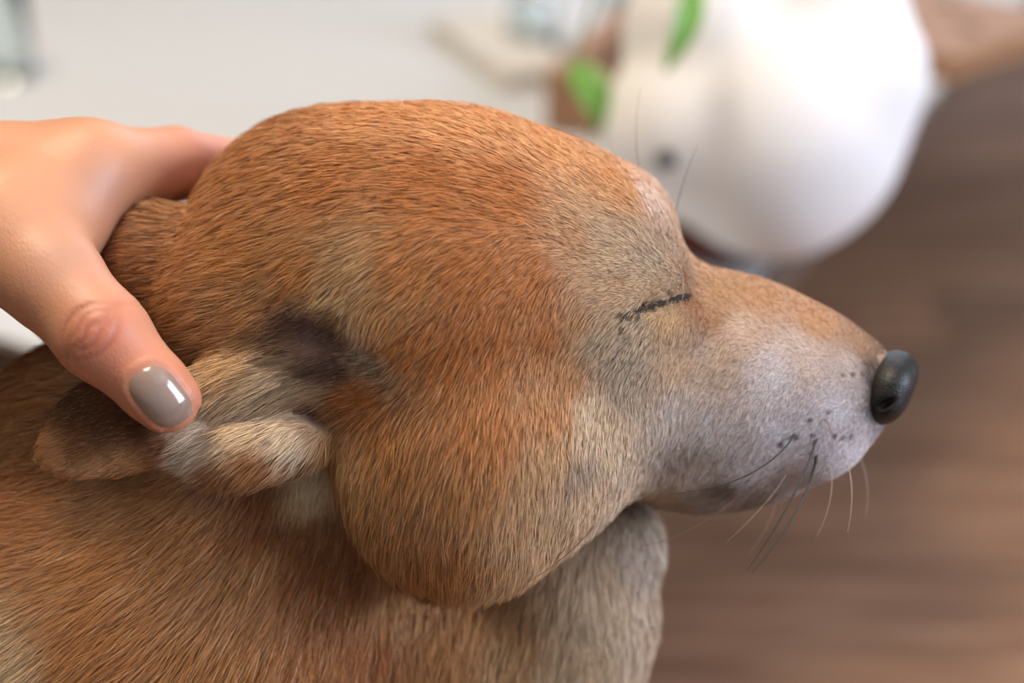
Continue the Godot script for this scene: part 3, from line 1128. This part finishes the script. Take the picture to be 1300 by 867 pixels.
func _spread(c: int, ctx: Dictionary) -> void:
	var v: PackedVector3Array = ctx.s.v
	var nn: PackedVector3Array = ctx.s.n
	var n := v.size()
	var per := (n + int(ctx.chunks) - 1) / int(ctx.chunks)
	var a := c * per
	var b := mini(n, a + per)
	var cp: PackedVector3Array = ctx.cp
	var lp: PackedVector3Array = ctx.lp
	var ca: Array = ctx.ca
	var la: Array = ctx.la
	var col := PackedColorArray()
	var dark := PackedFloat32Array()
	var dir := PackedVector3Array()
	var ln := PackedFloat32Array()
	var lf := PackedFloat32Array()
	for i in range(a, b):
		var p := v[i]
		if (p - MID).dot(NEAR) < 0.0 and p.x > -300:   # the far side wears the same coat
			p -= NEAR * (2.0 * NEAR.dot(p - MID))
		var w := 0.0
		var cr := 0.0; var cg := 0.0; var cb := 0.0; var dk := 0.0
		for j in cp.size():
			var q := p.distance_squared_to(cp[j]) + 220.0
			var g := 1.0 / (q * q)
			var e: Color = ca[j][2]
			w += g
			cr += e.r * g; cg += e.g * g; cb += e.b * g
			dk += float(ca[j][3]) * g
		col.append(Color(cr / w, cg / w, cb / w))
		dark.append(dk / w)
		w = 0.0
		var dd := Vector3.ZERO
		var l := 0.0
		var f := 0.0
		for j in lp.size():
			var q := p.distance_squared_to(lp[j]) + 100.0
			var g := 1.0 / (q * q)
			w += g
			var e: Array = la[j]
			dd += e[2] * g
			l += e[3] * g
			f += e[4] * g
		dd -= nn[i] * nn[i].dot(dd)
		dir.append(dd.normalized())
		ln.append(l / w)
		lf.append(f / w)
	ctx.out[c] = [a, col, dark, dir, ln, lf]

# ------------------------------------------------------------------ the hand
func hand_shape() -> void:
	blobs = []
	# thumb
	C(0, 298, -80, 80, 64, 353, -48, 63, 40)
	C(64, 353, -48, 62, 130, 425, -14, 57, 20)
	C(130, 425, -14, 56, 194, 490, -8, 45, 20)
	C(194, 490, -8, 44, 211, 508, -10, 42, 10)
	# back of the hand and palm
	C(-1250, 420, -120, 190, -560, 320, -150, 122, 30)
	C(-560, 320, -150, 122, -240, 275, -165, 112, 30)
	C(-260, 250, -170, 104, 110, 222, -180, 66, 30)
	C(-260, 300, -150, 105, 20, 285, -120, 88, 50)
	E(70, 270, -130, 70, 62, 46, 50)
	# index finger, then the others round the far side of the neck
	C(110, 222, -185, 62, 222, 208, -310, 45, 40)
	C(222, 208, -310, 45, 312, 216, -430, 37, 16)
	C(312, 216, -430, 37, 400, 275, -530, 33, 14)
	C(400, 275, -530, 33, 455, 335, -545, 29, 12)
	C(40, 260, -230, 66, 190, 300, -430, 44, 40)
	C(190, 300, -430, 44, 300, 340, -540, 37, 14)
	C(300, 340, -540, 37, 400, 400, -570, 31, 12)
	C(0, 280, -240, 62, 140, 362, -440, 42, 40)
	C(140, 362, -440, 42, 230, 430, -580, 36, 14)
	C(230, 430, -580, 36, 320, 470, -620, 30, 12)
	C(-20, 288, -230, 56, 80, 402, -430, 36, 40)
	C(80, 402, -430, 36, 150, 480, -580, 30, 14)
	C(150, 490, -580, 30, 220, 530, -620, 25, 12)

var KN := Vector2(130 - 650, 433.5 - 425)
var NC := Vector2(210 - 650, 433.5 - 503)
const NAIL_HALF := Vector2(40, 29)

func nail_uv(p: Vector3) -> Vector2:
	var q := Vector2(p.x, p.y) - NC
	var a := Vector2(0.58, -0.815)
	return Vector2(q.dot(a) / NAIL_HALF.x, q.dot(Vector2(-a.y, a.x)) / NAIL_HALF.y)

# knuckle creases and the fold of skin round the nail
func skin_relief(p: Vector3) -> float:
	if p.z < -60.0 or p.x < -640.0 or p.x > -380.0: return 0.0
	var q := Vector2(p.x, p.y) - KN
	var a := Vector2(0.72, -0.69)
	var al := q.dot(a)
	var ac := q.dot(Vector2(-a.y, a.x))
	var d := crease(al, ac)
	d -= 2.0 * exp(-(al * al + ac * ac) / 900.0)
	var n := nail_uv(p)
	var s := pow(pow(absf(n.x), 3.0) + pow(absf(n.y), 3.0), 1.0 / 3.0)
	if s < 1.6 and n.x < 0.9: d -= 3.0 * exp(-pow((s - 1.18) / 0.13, 2.0))
	return d

func crease(al: float, ac: float) -> float:
	if absf(al) > 60.0 or absf(ac) > 70.0: return 0.0
	var fade := exp(-ac * ac / 1500.0)
	var d := 0.0
	d += 3.6 * exp(-pow((al + 36.0 - 0.013 * ac * ac) / 3.6, 2.0)) * fade
	d += 2.6 * exp(-pow((al + 21.0 - 0.008 * ac * ac + 3.0 * sin(ac * 0.12)) / 3.2, 2.0)) * fade
	d += 3.0 * exp(-pow((al + 6.0 + 3.0 * sin(ac * 0.17 + 1.0)) / 3.2, 2.0)) * fade
	d += 2.8 * exp(-pow((al - 8.0 + 0.008 * ac * ac + 2.0 * sin(ac * 0.15)) / 3.2, 2.0)) * fade
	d += 2.8 * exp(-pow((al - 23.0 + 0.012 * ac * ac) / 3.6, 2.0)) * fade
	return d

func person() -> void:
	var base := Vector3(-0.25, 0, 0)
	var o := thing("person", "bare hand with glossy taupe thumbnail gripping the dog's scruff and ear", "person", base)
	hand_shape()
	var list := blobs.duplicate()
	var s := nets(list, Vector3(-860, -130, -760), Vector3(-150, 330, 110), 4.0, skin_relief)
	print("hand ", s.v.size())
	var cols := PackedColorArray()
	var bc := c8(208, 148, 116).srgb_to_linear()
	var red := c8(192, 108, 84).srgb_to_linear()
	var pink := c8(212, 142, 122).srgb_to_linear()
	var tan_ := c8(204, 146, 110).srgb_to_linear()
	var vein := c8(178, 138, 122).srgb_to_linear()
	var kn3 := P(132, 428, 40)
	var tip := P(215, 505, 20)
	var web := P(190, 225, -200)
	for p in s.v:
		var c := bc
		c = c.lerp(tan_, smoothstep(-450.0, -650.0, p.x))
		c = c.lerp(red, 0.75 * exp(-p.distance_squared_to(kn3) / 2600.0))
		c = c.lerp(red, 0.6 * exp(-p.distance_squared_to(tip) / 3600.0))
		c = c.lerp(pink, 0.8 * exp(-p.distance_squared_to(P(270, 212, -330)) / 9000.0))
		c = c.lerp(vein, 0.5 * exp(-p.distance_squared_to(P(80, 330, -10)) / 2600.0))
		c = c.lerp(vein, 0.45 * exp(-p.distance_squared_to(P(130, 235, -110)) / 1800.0))
		if p.z > -60.0:
			var q := Vector2(p.x, p.y) - KN
			c = c.lerp(c8(150, 84, 66).srgb_to_linear(), clampf(crease(q.dot(Vector2(0.72, -0.69)), q.dot(Vector2(0.69, 0.72))) * 0.13, 0.0, 0.5))
		cols.append(c)
	# forearm, coarser, out of the view to the left
	var arm := nets(list, Vector3(-2400, -500, -800), Vector3(-700, 500, 300), 13.0)
	var keep := PackedInt32Array()
	for i in range(0, arm.idx.size(), 3):
		if (arm.v[arm.idx[i]].x + arm.v[arm.idx[i + 1]].x + arm.v[arm.idx[i + 2]].x) / 3.0 < -852.0:
			keep.append_array(PackedInt32Array([arm.idx[i], arm.idx[i + 1], arm.idx[i + 2]]))
	arm.idx = keep
	var all := join(s, arm)
	for p in arm.v: cols.append(tan_)
	var sk := mat(Color.WHITE, 0.48)
	sk.vertex_color_use_as_albedo = true
	sk.subsurf_scatter_enabled = true
	sk.subsurf_scatter_strength = 0.12
	sk.heightmap_enabled = true
	sk.heightmap_texture = noise_tex(0.06, 512, false, 1, 14, 3, null, FastNoiseLite.TYPE_CELLULAR)
	sk.heightmap_scale = 0.012
	sk.uv1_triplanar = true
	sk.uv1_scale = Vector3.ONE * 36.0
	part("body", net_mesh(all, base, cols), sk, o)
	# the thumbnail
	var st := SurfaceTool.new()
	st.begin(Mesh.PRIMITIVE_TRIANGLES)
	var N := 22
	var rows := []
	for i in N + 1:
		var row := []
		for j in N + 1:
			var u := lerpf(-1, 1, float(i) / N)
			var w := lerpf(-1, 1, float(j) / N)
			# square to rounded square
			var k := pow(pow(absf(u), 3.2) + pow(absf(w), 3.2), 1.0 / 3.2)
			var m := maxf(absf(u), absf(w))
			var f := m / k if k > 1e-6 else 1.0
			var uu := u * f
			var ww := w * f
			var a := Vector2(0.58, -0.815)
			var xy := NC + a * (uu * NAIL_HALF.x) + Vector2(-a.y, a.x) * (ww * NAIL_HALF.y)
			var z := 90.0
			for it in 40:
				var dd := field(list, Vector3(xy.x, xy.y, z))
				if dd < 0.2: break
				z -= dd * 0.8
			var edge := pow(m, 6.0)
			row.append(Vector3(xy.x, xy.y, maxf(z, -30.0) + 3.5 - 4.0 * edge))
		rows.append(row)
	for i in N:
		for j in N:
			for q in [[i, j], [i + 1, j], [i + 1, j + 1], [i, j], [i + 1, j + 1], [i, j + 1]]:
				st.set_smooth_group(0)
				st.add_vertex(Wp(rows[q[0]][q[1]]) - base)
	st.generate_normals()
	st.index()
	var pol := mat(c8(150, 126, 112), 0.22)
	pol.clearcoat_enabled = true
	pol.clearcoat = 1.0
	pol.clearcoat_roughness = 0.06
	pol.cull_mode = BaseMaterial3D.CULL_DISABLED
	var nl := part("thumbnail", st.commit(), pol, o)
	nl.set_meta("label", "glossy taupe thumbnail")

# ------------------------------------------------------------------ things on the table
func top_at(px: float, py: float, up := 0.0) -> Vector3:
	return level(px, py, TABLE_Y + up)

func clear_glass(tint := Color(0.95, 0.98, 0.98, 0.0)) -> StandardMaterial3D:
	var m := mat(tint, 0.03)
	m.refraction_enabled = true
	m.refraction_scale = 0.05
	m.transparency = BaseMaterial3D.TRANSPARENCY_ALPHA
	return m

func table_things() -> void:
	plush()
	# glass at the left
	var p := top_at(4, 100)
	var g := thing("glass_tumbler", "clear glass tumbler alone at the left on the white table", "glass", p)
	part("glass", lathe([Vector2(0, 0.0005), Vector2(0.026, 0.0005), Vector2(0.028, 0.003), Vector2(0.032, 0.09), Vector2(0.0325, 0.0915), Vector2(0.0305, 0.0905), Vector2(0.0262, 0.012), Vector2(0.024, 0.009), Vector2(0, 0.008)], 48), clear_glass(), g)
	# jar with a white cap
	p = top_at(676, 66)
	var j := thing("glass_jar", "small clear glass jar with a white cap beside the wooden tray", "jar", p)
	part("jar_body", lathe([Vector2(0, 0.0005), Vector2(0.022, 0.0005), Vector2(0.024, 0.003), Vector2(0.024, 0.042), Vector2(0.018, 0.05), Vector2(0.018, 0.056), Vector2(0.0165, 0.056), Vector2(0.0165, 0.05), Vector2(0.0222, 0.041), Vector2(0.0222, 0.005), Vector2(0, 0.004)], 40), clear_glass(), j)
	part("cap", lathe([Vector2(0, 0.056), Vector2(0.0195, 0.056), Vector2(0.0200, 0.057), Vector2(0.0200, 0.068), Vector2(0.0190, 0.070), Vector2(0, 0.070)], 40), mat(c8(238, 240, 242), 0.3), j)
	# open wooden tray
	var wood := mat(Color.WHITE, 0.6)
	wood.albedo_texture = noise_tex(0.01, 256, false, 1, 21, 4, ramp([c8(128, 92, 66), c8(168, 128, 96), c8(148, 108, 78)], [0.0, 0.6, 1.0]))
	wood.uv1_triplanar = true
	wood.uv1_scale = Vector3(4, 30, 30)
	var c0 := top_at(692, 90, 0.05)
	var c1 := top_at(800, -10, 0.05)
	var ax := (c1 - c0).normalized()
	var az := Vector3(-ax.z, 0, ax.x)
	var tl := 0.26
	var tw := 0.13
	var tc := c0 + ax * (tl / 2) + az * (tw / 2)
	var tray := thing("wooden_tray", "open brown wooden tray with dark inside behind the plush toy", "tray", Vector3(tc.x, TABLE_Y, tc.z))
	tray.basis = Basis(ax, Vector3.UP, ax.cross(Vector3.UP))
	var inside := mat(c8(70, 50, 38), 0.7)
	part("base", round_box(Vector3(tl - 0.02, 0.006, tw - 0.02), 0.002), inside, tray, Transform3D(Basis(), Vector3(0, 0.0035, 0)))
	for q in [-1, 1]:
		part("side", round_box(Vector3(tl, 0.05, 0.016), 0.003), wood, tray, Transform3D(Basis(), Vector3(0, 0.0255, q * (tw / 2 - 0.008))))
		part("side", round_box(Vector3(0.016, 0.048, tw - 0.033), 0.003), wood, tray, Transform3D(Basis(), Vector3(q * (tl / 2 - 0.008), 0.0255, 0)))
	var cp := top_at(812, 62, 0.0067)
	var cup := thing("teal_cup", "small grey teal cup standing inside the wooden tray", "cup", Vector3(cp.x, TABLE_Y + 0.0067, cp.z))
	part("body", lathe([Vector2(0, 0), Vector2(0.026, 0), Vector2(0.028, 0.002), Vector2(0.032, 0.046), Vector2(0.031, 0.0475), Vector2(0.0295, 0.046), Vector2(0.0255, 0.006), Vector2(0, 0.005)], 40), mat(c8(120, 145, 148), 0.35), cup)
	# folded cloth
	p = top_at(636, 70)
	var cl := thing("folded_cloth", "off-white folded cloth lying in front of the jar and tray", "cloth", p)
	cl.rotation.y = -1.2
	var lin := mat(c8(206, 202, 195), 0.95)
	lin.rim_enabled = true
	lin.rim = 0.3
	for i in 3:
		part("fold", round_box(Vector3(0.20 - 0.006 * i, 0.005, 0.075 - 0.004 * i), 0.0024), lin, cl, Transform3D(Basis(Vector3.UP, 0.02 * i), Vector3(0.003 * i, 0.003 + 0.005 * i, 0)))
	# wooden rack with round holes at the table's edge
	var h := 0.022
	var r0 := top_at(1206, 74, h)
	var r1 := top_at(1300, 44, h)
	var bx := (r1 - r0).normalized()
	var bz := Vector3(bx.z, 0, -bx.x)
	var rl := 0.2
	var rw := 0.24
	var rc := r0 + bx * (rl / 2) + bz * (rw / 2)
	var rack := thing("peg_rack", "tan wooden block with round holes at the right edge of the table", "rack", Vector3(rc.x, TABLE_Y, rc.z))
	rack.basis = Basis(bx, Vector3.UP, bx.cross(Vector3.UP))
	var tanw := wood.duplicate() as StandardMaterial3D
	tanw.albedo_color = Color(1.0, 0.98, 0.92)
	var cs := CSGBox3D.new()
	cs.name = "block"
	cs.size = Vector3(rl, h, rw)
	cs.position = Vector3(0, h / 2 + 0.0005, 0)
	cs.material = tanw
	rack.add_child(cs)
	var inv := rack.transform.affine_inverse()
	var d0 := inv * top_at(1230, 35, h)
	var du := inv * top_at(1278, 8, h) - d0
	var dv := inv * top_at(1203, 4, h) - d0
	for a in range(-1, 6):
		for b in range(-1, 6):
			var q := d0 + du * a + dv * b
			if absf(q.x) > rl / 2 - 0.016 or absf(q.z) > rw / 2 - 0.016: continue
			var ho := CSGCylinder3D.new()
			ho.name = "hole"
			ho.operation = CSGShape3D.OPERATION_SUBTRACTION
			ho.radius = 0.011
			ho.height = 0.05
			ho.sides = 24
			ho.position = Vector3(q.x, 0.02, q.z)
			ho.material = inside
			cs.add_child(ho, true)
	# small things under the plush toy's lower edge
	p = top_at(890, 318)
	var blk := thing("wooden_block", "reddish brown wooden block under the lower edge of the plush toy", "block", p)
	blk.rotation.y = -0.5
	var red := mat(c8(112, 52, 32), 0.5)
	part("block", round_box(Vector3(0.05, 0.022, 0.03), 0.003), red, blk, Transform3D(Basis(), Vector3(0, 0.0112, 0)))
	p = top_at(957, 330)
	var peg := thing("wooden_peg", "small tan peg lying at the table's near corner below the plush toy", "peg", p)
	part("peg", tube([Vector3(-0.010, 0.0045, 0), Vector3(-0.0095, 0.0045, 0), Vector3(0.0095, 0.0045, 0.002), Vector3(0.010, 0.0045, 0.002)], [0.001, 0.004, 0.004, 0.001], 16), tanw, peg)
	sprig()

func leaf_mesh(base: Vector3, tip: Vector3, facing: Vector3, width: float, bend: float) -> ArrayMesh:
	var st := SurfaceTool.new()
	st.begin(Mesh.PRIMITIVE_TRIANGLES)
	st.set_smooth_group(0)
	var ax := tip - base
	var side := ax.cross(facing).normalized()
	var up := side.cross(ax).normalized()
	var n := 12
	var rows := []
	for i in n + 1:
		var f := float(i) / n
		var w := width * pow(sin(PI * pow(f, 0.75)), 0.8) * 0.5
		var c := base + ax * f + up * (sin(PI * f) * bend)
		rows.append([c - side * w + up * w * 0.25, c - side * w * 0.5 + up * w * 0.06, c, c + side * w * 0.5 + up * w * 0.06, c + side * w + up * w * 0.25])
	for i in n:
		for j in 4:
			for q in [[i, j], [i + 1, j], [i + 1, j + 1], [i, j], [i + 1, j + 1], [i, j + 1]]: st.add_vertex(rows[q[0]][q[1]])
	st.generate_normals()
	st.index()
	return st.commit()

func sprig() -> void:
	var pc := Wp(P(985, 165, -2279))
	var back := Vector3(pc.x + 0.0, TABLE_Y, pc.z - 0.19)
	var v := thing("slim_vase", "slim grey vase behind the plush toy holding a leafy sprig", "vase", back)
	part("body", lathe([Vector2(0, 0.0005), Vector2(0.025, 0.0005), Vector2(0.028, 0.004), Vector2(0.03, 0.05), Vector2(0.014, 0.12), Vector2(0.011, 0.16), Vector2(0.014, 0.175), Vector2(0.012, 0.174), Vector2(0.009, 0.16), Vector2(0.012, 0.12), Vector2(0.027, 0.05), Vector2(0.024, 0.008), Vector2(0, 0.007)], 40), mat(c8(150, 152, 152), 0.35), v)
	var o := thing("leafy_sprig", "green sprig with long narrow leaves hanging before the plush toy", "plant", back)
	var stem := mat(c8(84, 112, 48), 0.6)
	var leaf := mat(c8(92, 146, 52), 0.45)
	leaf.cull_mode = BaseMaterial3D.CULL_DISABLED
	leaf.backlight_enabled = true
	leaf.backlight = Color(0.35, 0.35, 0.2)
	var l1 := Wp(P(730, 78, -2250))
	var l2 := Wp(P(884, -22, -1880))
	var neck := back + Vector3(0, 0.03, 0)
	var mouth := back + Vector3(0, 0.24, 0)
	for q in [[l1, Wp(P(763, 168, -2200)), 0.024], [l2, Wp(P(843, 94, -1840)), 0.016]]:
		var pts := bez(neck, mouth + Vector3(0, 0.03, 0), q[0] + Vector3(0.03, 0.10, -0.06), q[0], 16)
		var loc := []
		var rad := []
		for i in pts.size():
			loc.append(pts[i] - back)
			rad.append(0.002 - 0.0007 * i / 16.0)
		part("stem", tube(loc, rad, 8), stem, o)
		part("leaf", leaf_mesh(q[0] - back, q[1] - back, T.basis.z + Vector3(0.3, 0.2, 0), q[2], 0.008), leaf, o)
		for k in 3:
			var b: Vector3 = loc[6 + 3 * k]
			var dr := Vector3(0.05 - 0.05 * k, 0.035, 0.03 * (k - 1))
			part("leaf", leaf_mesh(b, b + dr.normalized() * 0.07, Vector3.UP, 0.014, 0.006), leaf, o)

func plush() -> void:
	var z := -2279.0
	blobs = []
	E(985, 150, z, 165, 165, 150, 80)
	E(1082, 95, z + 20, 92, 102, 120, 60, -20)
	E(855, 150, z, 95, 105, 110, 80, -20)
	E(982, 226, z, 88, 84, 100, 70)
	E(900, 30, z, 110, 110, 120, 60)
	E(1030, 10, z, 120, 120, 120, 60)
	var c := Wp(P(985, 165, z))
	var o := thing("plush_toy", "plump white plush toy with a small black eye on the table", "plush toy", Vector3(c.x, TABLE_Y, c.z))
	var base := Vector3(c.x, TABLE_Y + 0.0058, c.z)
	var s := nets(blobs.duplicate(), Vector3(-350, -400, z - 700), Vector3(1700, 1700, z + 700), 26.0)
	var lo := 1e9
	for p in s.v: lo = minf(lo, Wp(p).y)
	print("plush lowest ", lo)
	var m := mat(c8(236, 234, 233), 0.95)
	m.rim_enabled = true
	m.rim = 0.3
	part("body", net_mesh(s, base), m, o)
	# the eye, seated on the toy's skin
	var eye := seat(846, 191, blobs, z + 700)
	var em := SphereMesh.new()
	em.radius = 0.0058
	em.height = 0.0116
	part("eye", em, mat(c8(22, 24, 28), 0.25), o, Transform3D(Basis(), Wp(eye) - base))
